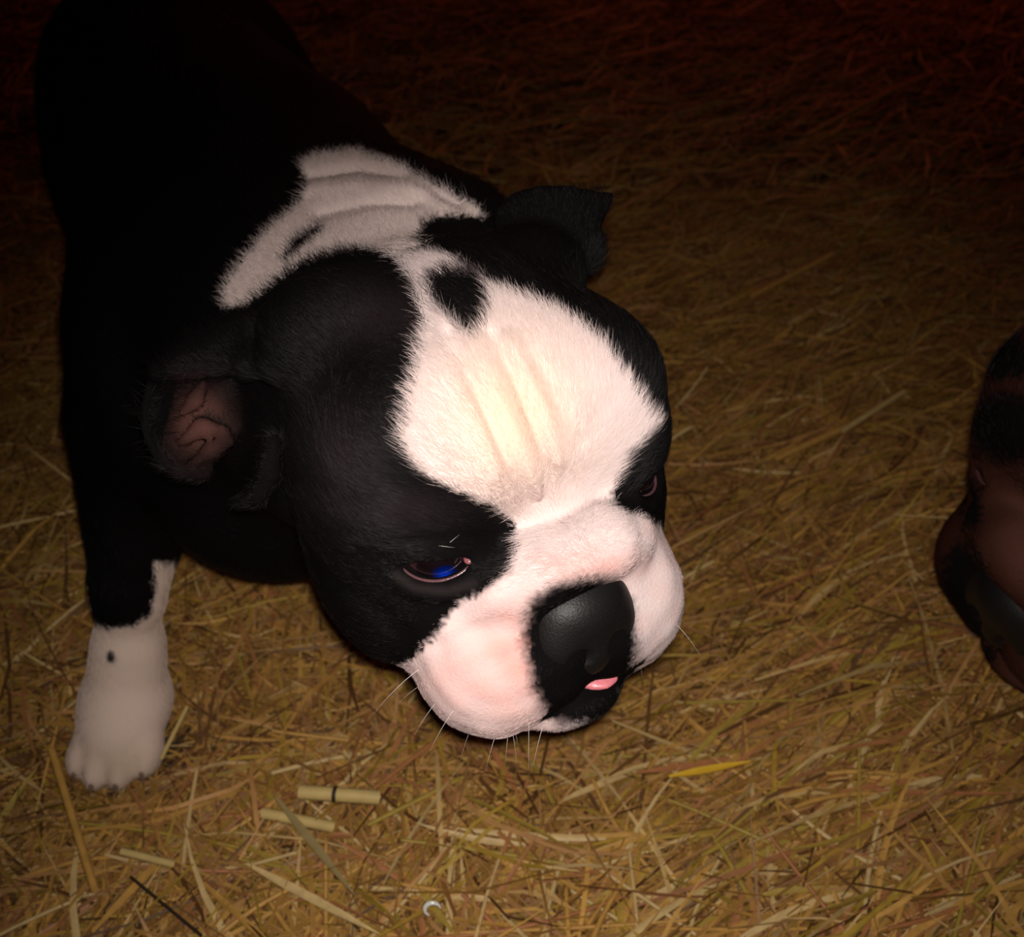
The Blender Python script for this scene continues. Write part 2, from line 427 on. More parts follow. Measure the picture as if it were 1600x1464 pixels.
def ears_first(S):
    # near ear: a folded rose ear, a cup open to the front with a rolled top edge
    o = at_depth(318, 640, 0.309); Bk = -AX_F; rng = np.random.default_rng(3)
    pts = []
    for r in np.linspace(0.05, 1, 16):
        for th in np.linspace(0, 2 * np.pi, int(8 + 60 * r), endpoint=False):
            if math.cos(th) > 0.2 and r > 0.45: continue
            x = 0.0165 * r * math.cos(th); y = 0.0215 * r * math.sin(th)
            pts.append(o + AX_X * (x + 0.10 * y) + AX_U * y + Bk * (0.014 * (r ** 2 - 1) + 0.006 * r * math.cos(th) * -1))
    S.sheet(pts, 0.0020, 0.004)
    tu = np.linspace(0, 1, 40); te = np.linspace(0, 1, 5)
    tx, ty = np.interp(tu, te, (236, 270, 310, 350, 388)), np.interp(tu, te, (574, 548, 524, 508, 502))
    bx, by = np.interp(tu, te, (241, 278, 318, 358, 402)), np.interp(tu, te, (590, 586, 584, 580, 572))
    pts = [at_depth(a + (c - a) * f, b_ + (d - b_) * f, 0.303 - 0.004 * u - 0.004 * math.sin(f * 2.2)) for u, a, b_, c, d in zip(tu, tx, ty, bx, by) for f in np.linspace(0, 1, 9)]
    S.sheet(pts, 0.0018, 0.003)
    S.tube(px_line([(385, 504, .299), (405, 512, .298), (414, 532, .297), (410, 554, .296), (396, 566, .296)]), [.0026, .003, .003, .003, .0026], 0.003)   # curled fold
    S.tube(px_line([(398, 572, .295), (440, 570, .291), (490, 572, .290), (545, 562, .290)]), [.0028, .0034, .0045, .005], 0.006)
    S.tube(px_line([(425, 690, .296), (420, 740, .297), (402, 775, .298), (376, 787, .300)]), [.003, .0028, .0022, .0016], 0.005)
    S.tube(px_line([(285, 690, .308), (315, 668, .307), (350, 672, .304)]), [.002, .0028, .002], 0.003)      # folds inside the ear
    S.tube(px_line([(285, 645, .309), (305, 625, .308), (318, 600, .306)]), [.0016, .0024, .0018], 0.003)
    S.tube(px_line([(300, 725, .307), (330, 705, .306), (362, 690, .303)]), [.0016, .0024, .0018], 0.003)
    # far ear: a flap folding forward to a point
    ol = [(770, 335), (800, 302), (840, 292), (885, 290), (925, 298), (958, 305), (950, 330), (938, 352), (944, 375), (946, 405), (920, 430), (850, 420), (790, 400)]
    gx, gy = np.meshgrid(np.arange(760, 965, 5.0), np.arange(285, 440, 5.0)); gx = gx.ravel(); gy = gy.ravel()
    ins = poly_sd(gx, gy, ol) < -7; gx, gy = gx[ins], gy[ins]
    pts = [at_depth(x, y, 0.338 - 0.010 * math.sin((x - 770) / 190 * 2.4) + 0.00003 * (x - 770)) for x, y in zip(gx, gy)]
    pts += [at_depth(x, y, 0.338 - 0.004) for x, y in ((950, 309), (945, 314), (940, 320))]
    S.sheet(pts, 0.0024, 0.006)

FACE_WHITE = [(600, 385), (650, 400), (690, 398), (722, 415), (770, 448), (820, 466), (880, 490), (940, 535), (980, 600), (1008, 645), (1026, 668),
  (1000, 695), (975, 712), (962, 750), (950, 792), (975, 805), (1010, 808), (1060, 850), (1100, 930), (1100, 1060), (1030, 1130), (990, 1180), (900, 1230), (740, 1230), (600, 1120),
  (618, 1058), (640, 1035), (672, 1003), (700, 965), (722, 938), (762, 922), (800, 890), (815, 850), (806, 815), (770, 788), (720, 768), (680, 750), (645, 720), (634, 680), (645, 620), (660, 560), (668, 510), (655, 465), (640, 425)]
FACE_SPOT = [(668, 440), (700, 420), (740, 425), (768, 450), (768, 490), (752, 520), (735, 532), (715, 510), (690, 490), (674, 468)]
MUZZLE_BLACK = [(812, 985), (826, 935), (866, 908), (918, 895), (962, 903), (992, 940), (1002, 1000), (998, 1050), (984, 1085), (975, 1115), (930, 1142), (870, 1138), (848, 1110), (830, 1085), (818, 1040)]
COLLAR = [(470, 255), (500, 240), (560, 235), (620, 255), (680, 285), (740, 320), (759, 338), (700, 335), (665, 345), (655, 372), (680, 395), (700, 425), (650, 425), (620, 395), (560, 388), (510, 395),
  (460, 420), (420, 450), (380, 480), (348, 478), (358, 440), (390, 395), (430, 350), (470, 320), (488, 290), (474, 272)]
COLLAR_DARK = [(438, 405), (460, 370), (500, 348), (514, 352), (485, 390), (450, 418)]
LEG_WHITE = [(90, 1300), (90, 1100), (138, 968), (160, 980), (205, 980), (236, 960), (243, 925), (240, 878), (275, 878), (280, 960), (300, 1300)]

BLACK = np.array([0.0035, 0.0028, 0.0030]); WHITE = np.array([0.70, 0.575, 0.565])

def first_puppy():
    root = bpy.data.objects.new('puppy', None); COL.objects.link(root); root.location = (-0.13, 0.45, 0.0)
    inv = Matrix.Translation((0.13, -0.45, 0.0))
    S = Shape(); body_shape(S, H1); head_shape(S, H1); ears_first(S)
    V, Fq = S.mesh(0.00135)
    N = vnormals(V, Fq)
    vis, face, x, y, z = visible(V, N)
    hp = H1.h(V); on_head = (hp[:, 1] > -7) & (np.linalg.norm(hp, axis=1) < 9.5)
    # skin folds of the brow: shallow furrows with proud ridges beside them
    fm = vis & on_head & (face > 0.1)
    disp = np.zeros(len(V))
    for line, w, dep in (([(706, 520), (742, 600), (772, 668), (800, 735), (838, 792)], 9, -1.5), ([(768, 520), (810, 600), (842, 680), (862, 735), (852, 790)], 8, -1.3),
                         ([(742, 545), (790, 640), (822, 715), (842, 775)], 14, 0.8), ([(690, 560), (740, 660), (775, 740)], 16, 0.6), ([(800, 540), (850, 640), (872, 720)], 13, 0.9),
                         ([(838, 560), (880, 640), (905, 690), (885, 760)], 12, -0.8), ([(918, 690), (940, 640), (965, 620)], 10, -0.5),
                         ([(560, 860), (610, 868), (660, 852), (720, 838), (780, 842)], 10, -0.8), ([(480, 770), (560, 800), (640, 800)], 22, 0.8),
                         ([(470, 850), (520, 905), (600, 960), (640, 1000)], 14, -1.0), ([(700, 985), (760, 945), (815, 905), (850, 870)], 14, 0.5),
                         ([(690, 1010), (740, 985), (790, 970)], 14, -0.5)):
        disp += np.where(fm, dep * np.exp(-(line_d(x, y, line) / w) ** 2), 0)
    for line, w, dep in (([(480, 275), (560, 262), (640, 275), (720, 315)], 9, -1.6), ([(500, 335), (580, 318), (650, 322)], 9, -1.2), ([(470, 300), (560, 292), (660, 298)], 12, 1.2)):
        disp += np.where(vis & ~(z < 0.33), dep * np.exp(-(line_d(x, y, line) / w) ** 2), 0)
    mz_ = on_head * sstep(1.5, 3.0, hp[:, 1]) * sstep(-0.6, -1.8, hp[:, 2])
    disp += mz_ * 0.10 * sum(np.sin(V @ np.array(k) * f + p) for k, f, p in (((1, .3, .7), 420, 0), ((-.4, 1, .5), 560, 1), ((.2, -.6, 1), 700, 2)))
    V = V + N * (disp * 0.0014)[:, None]; V, Fq = relax(V, Fq, 1, 0.3); N = vnormals(V, Fq)
    # coat pattern: seen side from the photograph, far side of the head mirrored
    rng = np.random.default_rng(1)
    mirror = H1.w(hp * [-1, 1, 1]); xm, ym, zm = project(mirror)
    use_m = on_head & ~vis & (hp[:, 0] < 0)
    X = np.where(use_m, xm, x); Y = np.where(use_m, ym, y)
    jx = X + rng.normal(0, 2.5, len(V)); jy = Y + rng.normal(0, 2.5, len(V))
    fw = poly_sd(jx, jy, FACE_WHITE); sp = poly_sd(jx, jy, FACE_SPOT); mz = poly_sd(jx, jy, MUZZLE_BLACK)
    front = on_head & (hp[:, 1] > -3.4) & ((vis) | (use_m)) & (np.where(vis, z, 0) < 0.345)
    wh = np.where(front, 1 - sstep(-5, 5, fw), 0) * sstep(-7, 7, sp) * sstep(-18, 10, mz)
    wh = np.where(on_head & ~vis & ~use_m & (hp[:, 1] > 1.5) & (hp[:, 2] < -3) & (np.abs(hp[:, 0]) < 4), 1, wh)
    wh = np.where(on_head & (np.abs(hp[:, 0] + 0.1) < 1.7) & (hp[:, 1] > 3.0) & (hp[:, 2] > -5.25) & (hp[:, 2] < -4.1), 0, wh)      # dark lips
    nk = vis & (hp[:, 1] < -2.2)
    co = np.where(nk, 1 - sstep(-5, 5, poly_sd(jx, jy, COLLAR)), 0) * sstep(-7, 5, poly_sd(jx, jy, COLLAR_DARK))
    leg = (V[:, 2] < 0.15) & (np.hypot(V[:, 0] + 0.2, V[:, 1] - 0.31) < 0.08)
    lw = np.where(leg & vis, 1 - sstep(-3, 3, poly_sd(jx, jy, LEG_WHITE)), 0); lw = np.where(leg & ~vis & (V[:, 2] < 0.095), 1, lw)
    dot = np.hypot((x - 173) / 7, (y - 1026) / 10); lw = lw * sstep(0.6, 1.3, dot)
    oth = (V[:, 2] < 0.07) & ~leg; lw = np.where(oth, 1, lw)
    w = np.maximum(np.maximum(wh, co), lw)
    white = np.tile(WHITE, (len(V), 1))
    def tint(mask, col): return white + (np.asarray(col) - white) * np.clip(mask, 0, 1)[:, None]
    fh = np.exp(-(((x - 800) / 110) ** 2 + ((y - 650) / 120) ** 2)); white = tint(fh * on_head * 0.9, (0.74, 0.52, 0.39))
    pk = np.exp(-(((x - 805) / 70) ** 2 + ((y - 1030) / 100) ** 2)) + 0.8 * np.exp(-(((x - 920) / 70) ** 2 + ((y - 885) / 25) ** 2)) + 0.5 * np.exp(-(((x - 700) / 60) ** 2 + ((y - 1060) / 60) ** 2))
    mott = np.clip(0.5 + 0.28 * sum(np.sin(V @ np.array(k) * f + p) for k, f, p in (((1, .3, .7), 520, 0), ((-.4, 1, .5), 690, 1), ((.2, -.6, 1), 830, 2))), 0, 1)
    pk = pk * (0.65 + 0.6 * mott); white = tint(0.35 * (1 - mott) * on_head * (hp[:, 1] > 1.5) * (hp[:, 2] < 0), (0.70, 0.45, 0.42))
    white = tint(pk * on_head * 0.85, (0.70, 0.36, 0.32))
    white = tint(co * 0.8, (0.70, 0.57, 0.53)); white = tint(lw * 0.9, (0.70, 0.55, 0.46))
    pawdirt = np.exp(-(((x - 190) / 60) ** 2 + ((y - 1200) / 40) ** 2)) * leg; white = tint(pawdirt * 0.6, (0.46, 0.34, 0.22))
    dark = np.tile(BLACK, (len(V), 1))
    ear_in = np.exp(-(((x - 312) / 38) ** 2 + ((y - 660) / 45) ** 2)) * (vis & on_head)
    dark = dark + (np.array([0.085, 0.036, 0.03]) - dark) * np.clip(ear_in * 1.3, 0, 1)[:, None]
    sheen = np.exp(-(((x - 600) / 70) ** 2 + ((y - 500) / 50) ** 2)) + np.exp(-(((x - 540) / 60) ** 2 + ((y - 720) / 90) ** 2)) + 0.8 * np.exp(-(((x - 650) / 90) ** 2 + ((y - 800) / 35) ** 2))
    dark = dark + (np.array([0.016, 0.011, 0.012]) - dark) * np.clip(sheen * on_head * vis, 0, 1)[:, None]  # grey-brown sheen on the black head fur, painted into its colour
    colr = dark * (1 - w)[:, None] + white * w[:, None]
    lidw = np.exp(-(line_d(x, y, [(618, 898), (650, 920), (700, 925), (740, 912)]) / 9) ** 2) * (vis & on_head)
    colr = colr + (np.array([0.014, 0.011, 0.011]) - colr) * np.clip(lidw * (1 - w), 0, 1)[:, None]
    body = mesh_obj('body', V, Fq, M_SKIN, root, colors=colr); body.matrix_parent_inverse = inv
    # fur
    on = on_head
    flow_h = norm(hp - np.array([0, 4.6, -0.4])) @ H1.R.T; flow_b = np.tile(norm([-0.25, 0.85, -0.45]), (len(V), 1))
    legm = sstep(0.16, 0.11, V[:, 2])[:, None]; flow_b = flow_b * (1 - legm) + np.array([0, -0.15, -1.0]) * legm
    hb = sstep(-6.5, -3.0, hp[:, 1])[:, None] * on[:, None]; flow = flow_h * hb + flow_b * (1 - hb)
    muz = np.where(on, sstep(1.5, 3.2, hp[:, 1]) * sstep(1.0, -0.6, hp[:, 2]), 0)
    length = np.where(on, 0.0062, 0.0075); length = length * (1 - 0.62 * muz)
    length = length * (1 - 0.74 * np.exp(-(((x - 810) / 100) ** 2 + ((y - 680) / 120) ** 2)) * on)
    length = np.where(V[:, 2] < 0.1, 0.004, length)
    near_eye = np.zeros(len(V))
    for sx in (1, -1):
        lid, out, up = eye_frame(sx); c = EYE_C * [sx, 1, 1] + out * 1.05; q = hp - c
        near_eye = np.maximum(near_eye, np.exp(-((q @ lid) / 1.15) ** 2 - ((q @ up) / 0.55) ** 2 - ((q @ out) / 1.3) ** 2))
    nose_d = np.exp(-(np.linalg.norm((hp - [0, 4.9, -2.55]) / [1.8, 1.6, 1.6], axis=1) / 0.95) ** 4)
    earcup = np.clip(np.exp(-(((x - 312) / 60) ** 2 + ((y - 665) / 70) ** 2)) * 1.6, 0, 1) * (vis & on)
    bare = np.clip(1.5 * near_eye, 0, 1); length = length * (1 - 0.75 * bare) * (1 - 0.6 * earcup)
    dens = np.where(vis | (face > -0.35), 1.0, 0.10) * np.where(on, 1.0, 0.30) * np.where(w > 0.3, 1.4, 1.0) * (1 - nose_d) * (1 - 0.7 * earcup) * (1 - 0.9 * sstep(0.55, 0.95, near_eye))
    dens = dens * np.where(V[:, 1] > 0.6, 0.3, 1.0)
    farear = on & (hp[:, 0] < -2) & (hp[:, 2] > 5.2); lobe = vis & (np.hypot(x - 415, (y - 740) / 1.4) < 40)
    dens = dens * np.where(farear | lobe, 0.35, 1.0); length = np.where(farear | lobe, length * 0.6, length)
    lift = np.where(on, 0.42, 0.33) - 0.15 * muz
    c2 = hair_object('coat', V, Fq, N, colr, dens, length, flow, lift, 420000, 0.000046, M_HAIR, root, 5); c2.matrix_parent_inverse = inv
    before = set(root.children)
    add_eyes(H1, root, (-0.25, 0.15, -0.25)); add_nose(H1, root)
    # tongue tip between the lips
    T = Shape(); s = H1.s
    T.ell(H1.w((-0.55, 4.62, -4.72)), np.array([0.62, 0.62, 0.17]) * s, 0.1 * s, H1.R.T); T.ell(H1.w((-0.4, 4.0, -4.7)), np.array([0.7, 0.8, 0.2]) * s, 0.3 * s, H1.R.T)
    v, f = T.mesh(0.0008); o = mesh_obj('tongue', v, f, M_TONGUE, root); o['label'] = 'pink tongue tip between the lips'
    # whiskers, chin and brow bristles, each a curved tapering hair
    wr = np.random.default_rng(8)
    sel = np.nonzero(on & (hp[:, 1] > 1.8) & (hp[:, 2] < -3.0) & (np.abs(hp[:, 0]) > 1.4) & (np.abs(hp[:, 0]) < 4.5))[0]
    for i in wr.choice(sel, 20, replace=False):
        n = N[i]; L = wr.uniform(0.008, 0.018); side = norm(n + H1.d([0, -0.5, -0.35]) + wr.normal(0, 0.2, 3))
        t = np.linspace(0, 1, 7)[:, None]; pts = V[i] - n * 0.001 + side * L * t + np.array([0, 0, -1]) * L * 0.35 * t ** 2
        v, f = tube_mesh(pts, 0.00008 * (1.08 - np.linspace(0, 1, 7)), 4); mesh_obj('whisker', v, f, M_WHISK, root)
    for (px_, py_) in ((684, 852), (706, 846), (728, 862)):
        p = at_depth(px_, py_, 0.268); 
        j = np.argmin(np.where(vis, np.hypot(x - px_, y - py_), 1e9)); n = N[j]
        t = np.linspace(0, 1, 5)[:, None]; pts = V[j] + norm(n + wr.normal(0.5, 0.3) * AX_X + wr.normal(0.5, 0.3) * AX_U) * wr.uniform(0.004, 0.007) * t
        v, f = tube_mesh(pts, 0.00008 * (1.08 - np.linspace(0, 1, 5)), 4); mesh_obj('whisker', v, f, M_WHISK, root)
    for cx, cy in PAWS:
        for dx, dy in TOES:
            p0 = np.array([cx + dx, cy + dy - 0.011, 0.012]); t = np.linspace(0, 1, 6)[:, None]
            pts = p0 + np.array([dx * 0.1, -0.0055, -0.002]) * t + np.array([0, 0, -0.003]) * t ** 2
            v, f = tube_mesh(pts, 0.0017 * (1.05 - np.linspace(0, 1, 6)), 8); mesh_obj('claw', v, f, M_CLAW, root)
    for o in set(root.children) - before: o.matrix_parent_inverse = inv
    tag(root, 'black and white bulldog puppy with a white blaze and white foreleg standing on hay', 'dog')
    return root

PUPPY = first_puppy()

# ================= the brown and black puppy at the edge =================
def second_puppy():
    fw = norm([-0.90, -0.34, -0.34]); up = np.array([-0.05, -0.05, 1.0]); up = norm(up - fw * (up @ fw)); rt = np.cross(fw, up)
    H = Head(np.stack([rt, fw, up], 1), at_depth(1822, 765, 0.405), 0.0148)
    base = (float(H.t[0] + 0.18), float(H.t[1] + 0.10), 0.0)
    root = bpy.data.objects.new('puppy', None); COL.objects.link(root); root.location = base
    inv = Matrix.Translation((-base[0], -base[1], 0))
    S = Shape(); head_shape(S, H, True)
    t = H.t; b = np.array([t[0] + 0.13, t[1] + 0.07, 0.0])
    S.cone(H.w((0, -2.5, 0.3)), b + [0, 0, 0.185], 0.058, 0.078, 0.03)
    S.cone(b + [0.0, 0, 0.18], b + [0.20, 0.10, 0.18], 0.082, 0.075, 0.03)
    for dx, dy in ((-0.03, 0.06), (0.03, -0.06), (0.18, 0.15), (0.23, 0.04)):
        q = b + [dx, dy, 0]
        S.cone(q + [0, 0, 0.16], q + [0, 0, 0.07], 0.042, 0.024, 0.02); S.cone(q + [0, 0, 0.07], q + [-0.003, 0, 0.02], 0.021, 0.019, 0.01)
        S.ell(q + [-0.012, 0, 0.018], (0.032, 0.024, 0.018), 0.01)
        for k in (-1.5, -0.5, 0.5, 1.5): S.ell(q + [-0.04 + 0.003 * abs(k), k * 0.011, 0.011], (0.013, 0.0072, 0.0095), 0.005)
    for sx in (1, -1):                                                        # ears folded back
        S.sheet([H.w((sx * (3.9 + 1.6 * u), -2.6 - 1.2 * v - 0.6 * u, 5.2 - 1.9 * u * u + 0.2 * v)) for u in np.linspace(0, 1, 14) for v in np.linspace(-1, 1, 14) * 1.0], 0.003, 0.006)
    S.tube([b + [0.27, 0.14, 0.21], b + [0.31, 0.16, 0.20]], [0.016, 0.006], 0.015)
    V, Fq = S.mesh(0.0022); N = vnormals(V, Fq); vis, face, x, y, z = visible(V, N, 8); hp = H.h(V)
    rng = np.random.default_rng(4); jx = x + rng.normal(0, 5, len(V)); jy = y + rng.normal(0, 5, len(V))
    brown = np.array([0.040, 0.013, 0.008]); black = np.array([0.006, 0.005, 0.005]); pinkish = np.array([0.11, 0.045, 0.032])
    col = np.tile(brown, (len(V), 1))
    nz = sum(np.sin(V @ k * f + p) for k, f, p in (((1, .3, .7), 55, 0), ((-.4, 1, .5), 71, 1), ((.2, -.6, 1), 93, 2)))
    blk = sstep(0.6, 1.2, nz) * (hp[:, 1] < 0)
    for c, r in (((1570, 670), (52, 55)), ((1518, 790), (16, 38)), ((1505, 920), (34, 70)), ((1560, 560), (60, 34)), ((1530, 1000), (36, 40))):
        blk = np.maximum(blk, sstep(1.25, 0.85, np.hypot((jx - c[0]) / r[0], (jy - c[1]) / r[1])) * vis)
    pk = np.maximum(np.exp(-(((x - 1610) / 50) ** 2 + ((y - 830) / 90) ** 2)), np.exp(-(((x - 1560) / 60) ** 2 + ((y - 1105) / 45) ** 2)))
    col = col + (pinkish - col) * np.clip(pk, 0, 1)[:, None]; col = col + (black - col) * blk[:, None]
    o = mesh_obj('body', V, Fq, M_SKIN, root, colors=col)
    muz = sstep(1.5, 3.2, hp[:, 1]); flow = np.where((hp[:, 1] > -5)[:, None], norm(hp - np.array([0, 4.6, -0.4])) @ H.R.T, norm([0.9, 0.3, -0.4]))
    hair_object('coat', V, Fq, N, col, np.where(face > -0.3, 1.0, 0.1), 0.0065 - 0.003 * muz, flow, np.full(len(V), 0.35), 60000, 0.00009, M_HAIR, root, 6)
    add_eyes(H, root, (0, 0, 0)); add_nose(H, root, 0.0011)
    for o in root.children: o.matrix_parent_inverse = inv
    tag(root, 'dark brown puppy with black patches, only its face in view beside the hay', 'dog')
second_puppy()

# ================= hay =================
PUPS = [(-0.205, 0.305, 0.034), (-0.026, 0.36, 0.03), (-0.305, 0.73, 0.04), (-0.17, 0.73, 0.04)]
def gz(x, y):
    return 0.006 * np.sin(9 * x + 2) * np.cos(7 * y + 1) + 0.005 * np.sin(21 * x - 13 * y) + 0.003 * np.sin(37 * x + 29 * y + 1) - 0.004
gx, gy = np.meshgrid(np.concatenate([np.linspace(-4, -1, 16)[:-1], np.linspace(-1, 1, 101), np.linspace(1, 4, 16)[1:]]), np.concatenate([np.linspace(-0.6, 2.2, 141), np.linspace(2.2, 6, 20)[1:]]), indexing='ij')
ni, nj = gx.shape; Vg = np.stack([gx, gy, gz(gx, gy) - 0.016], -1).reshape(-1, 3)
ii, jj = np.meshgrid(np.arange(ni - 1), np.arange(nj - 1), indexing='ij'); q0 = (ii * nj + jj).ravel()
m, nt, bs = new_mat('trodden_litter'); bs.inputs['Roughness'].default_value = 0.95
tc = nt.nodes.new('ShaderNodeTexCoord'); nzn = nt.nodes.new('ShaderNodeTexNoise'); nzn.inputs['Scale'].default_value = 60; nzn.inputs['Detail'].default_value = 8
rp = nt.nodes.new('ShaderNodeValToRGB'); rp.color_ramp.elements[0].color = (0.02, 0.010, 0.004, 1); rp.color_ramp.elements[1].color = (0.10, 0.055, 0.02, 1)
nt.links.new(tc.outputs['Object'], nzn.inputs['Vector']); nt.links.new(nzn.outputs['Fac'], rp.inputs[0]); nt.links.new(rp.outputs[0], bs.inputs['Base Color'])
fo = mesh_obj('floor', Vg, np.stack([q0, q0 + nj, q0 + nj + 1, q0 + 1], 1), m); fo['kind'] = 'structure'; fo['label'] = 'dark trodden litter floor under the hay'

PAL = np.array([(0.36, 0.185, 0.042), (0.48, 0.26, 0.058), (0.56, 0.37, 0.145), (0.33, 0.135, 0.048), (0.37, 0.23, 0.03), (0.13, 0.058, 0.018), (0.42, 0.215, 0.072)])
PALW = np.array([0.26, 0.18, 0.07, 0.13, 0.09, 0.12, 0.15])
def blades(n, px, py, length, width, zlo, zhi, rng, tilt=0.12, streak=0.6):
    L = rng.uniform(*length, n) ; W = rng.uniform(*width, n); ang = rng.uniform(0, math.pi, n)
    st = (rng.random(n) < streak * sstep(-0.02, 0.12, px)); ang = np.where(st, rng.normal(0.55, 0.30, n), ang); L = np.where(st, L * 1.3, L)
    d = np.stack([np.cos(ang), np.sin(ang), rng.normal(0, tilt, n)], 1); d = norm(d)
    side = norm(np.cross(d, np.stack([rng.normal(0, 0.5, n), rng.normal(0, 0.5, n), np.ones(n)], 1))); upv = np.cross(side, d)
    bend = rng.normal(0, 0.12, n) * L; sb = rng.normal(0, 0.10, n) * L; tw = rng.normal(0, 0.5, n)
    z0 = gz(px, py) + rng.uniform(zlo, zhi, n); c = np.stack([px, py, z0], 1)
    rows = []
    for t, wt in ((-0.5, 0.45), (-0.17, 1.0), (0.17, 0.9), (0.5, 0.12)):
        p = c + d * (L * t)[:, None] + upv * (bend * (t * t - 0.08) * 3)[:, None] + side * (sb * (t * t - 0.08) * 3)[:, None]
        s_ = side * np.cos(tw * t)[:, None] + upv * np.sin(tw * t)[:, None]
        rows += [p - s_ * (W * wt / 2)[:, None], p + s_ * (W * wt / 2)[:, None]]
    V = np.stack(rows, 1); f0 = (np.arange(n) * 8)[:, None]
    Fq = np.concatenate([f0 + np.array([0, 1, 3, 2]) + 2 * k for k in range(3)])
    col = PAL[rng.choice(len(PAL), n, p=PALW)] * rng.uniform(0.65, 1.25, (n, 1))
    return V.reshape(-1, 3), Fq, np.repeat(col, 8, 0)
def hay_material():
    m, nt, b = new_mat('dry_hay'); at = nt.nodes.new('ShaderNodeAttribute'); at.attribute_name = 'coat'
    tc = nt.nodes.new('ShaderNodeTexCoord'); nz = nt.nodes.new('ShaderNodeTexNoise'); nz.inputs['Scale'].default_value = 130
    nt.links.new(tc.outputs['Object'], nz.inputs['Vector'])
    mr = nt.nodes.new('ShaderNodeMapRange'); mr.inputs[3].default_value = 0.6; mr.inputs[4].default_value = 1.35
    mx = nt.nodes.new('ShaderNodeVectorMath'); mx.operation = 'SCALE'
    nt.links.new(nz.outputs['Fac'], mr.inputs[0]); nt.links.new(at.outputs['Color'], mx.inputs[0]); nt.links.new(mr.outputs[0], mx.inputs['Scale'])
    nt.links.new(mx.outputs[0], b.inputs['Base Color']); b.inputs['Roughness'].default_value = 0.55; b.inputs['Specular IOR Level'].default_value = 0.3
    return m
M_HAY = hay_material()
rng = np.random.default_rng(21)
def in_view_points(n, ylo, yhi, margin=0.22):
    y = rng.uniform(ylo, yhi, n * 2); half = 0.16 + margin + 0.50 * y; x = rng.uniform(-1, 1, n * 2) * half
    keep = rng.random(n * 2) < half / half.max(); x, y = x[keep], y[keep]
    for cx, cy, r in PUPS:
        k = np.hypot(x - cx, y - cy) > r; x, y = x[k], y[k]
    return x[:n], y[:n]
parts = []
for n, ylo, yhi, ln, wd, zl, zh in ((105000, -0.05, 1.0, (0.018, 0.08), (0.0007, 0.0026), -0.015, 0.011), (12000, -0.05, 1.0, (0.05, 0.14), (0.0010, 0.0028), -0.002, 0.013), (34000, 0.95, 2.6, (0.05, 0.15), (0.0015, 0.0045), -0.015, 0.014)):
    xs, ys = in_view_points(n, ylo, yhi); parts.append(blades(len(xs), xs, ys, ln, wd, zl, zh, rng))
off = 0; VV, FF, CC = [], [], []
for v, f, c in parts: VV.append(v); FF.append(f + off); CC.append(c); off += len(v)
hay = mesh_obj('hay_bedding', np.concatenate(VV), np.concatenate(FF), M_HAY, colors=np.concatenate(CC))
tag(hay, 'tangled dry brown and golden hay covering the ground', 'hay', kind='stuff')

# single stalks and blades lying on top
def stalk_mesh(kind, L, r, seed):
    rg = np.random.default_rng(seed); t = np.linspace(-0.5, 0.5, 7)
    pts = np.stack([t * L, rg.normal(0, 0.05) * L * (4 * t * t - 0.5), rg.normal(0, 0.03) * L * (4 * t * t - 0.5)], 1)
    if kind == 'stalk':
        rad = r * np.array([0.9, 1, 1, 1.05, 0.95, 0.9, 0.75]); return tube_mesh(pts, rad, 7)
    wv = r * 1.7 * np.array([0.35, 0.85, 1, 0.95, 0.8, 0.5, 0.06]); fold = 0.35
    V = np.stack([pts + np.c_[0 * t, -wv, wv * fold], pts, pts + np.c_[0 * t, wv, wv * fold]], 1).reshape(-1, 3)
    i = np.arange(6)[:, None] * 3; Fq = np.concatenate([np.stack([i[:, 0] + k, i[:, 0] + 3 + k, i[:, 0] + 4 + k, i[:, 0] + 1 + k], 1) for k in (0, 1)])
    return V, Fq
HUES = {'olive green': (0.38, 0.26, 0.045), 'golden brown': (0.52, 0.28, 0.065), 'pale straw-coloured': (0.60, 0.42, 0.18), 'reddish brown': (0.40, 0.16, 0.06)}
hue_mats = {h: plain('hay_' + h.replace(' ', '_').replace('-', '_'), c, 0.5, 0.35, 0, 0.35, 160) for h, c in HUES.items()}
protos = {}
for ki, kind in enumerate(('stalk', 'blade')):
    for hi, h in enumerate(HUES):
        for vv in range(3):
            L = (0.055, 0.08, 0.11)[vv]; V, Fq = stalk_mesh(kind, L, (0.0013, 0.0011, 0.0010)[vv] if kind == 'stalk' else 0.0010, 100 * ki + 10 * hi + vv)
            o = mesh_obj('hay_' + {'stalk': 'stalk', 'blade': 'strand'}[kind], V, Fq, hue_mats[h]); protos[(kind, h, vv)] = o.data; bpy.data.objects.remove(o)
rs = random.Random(5); placed = 0; hl_ = list(HUES)
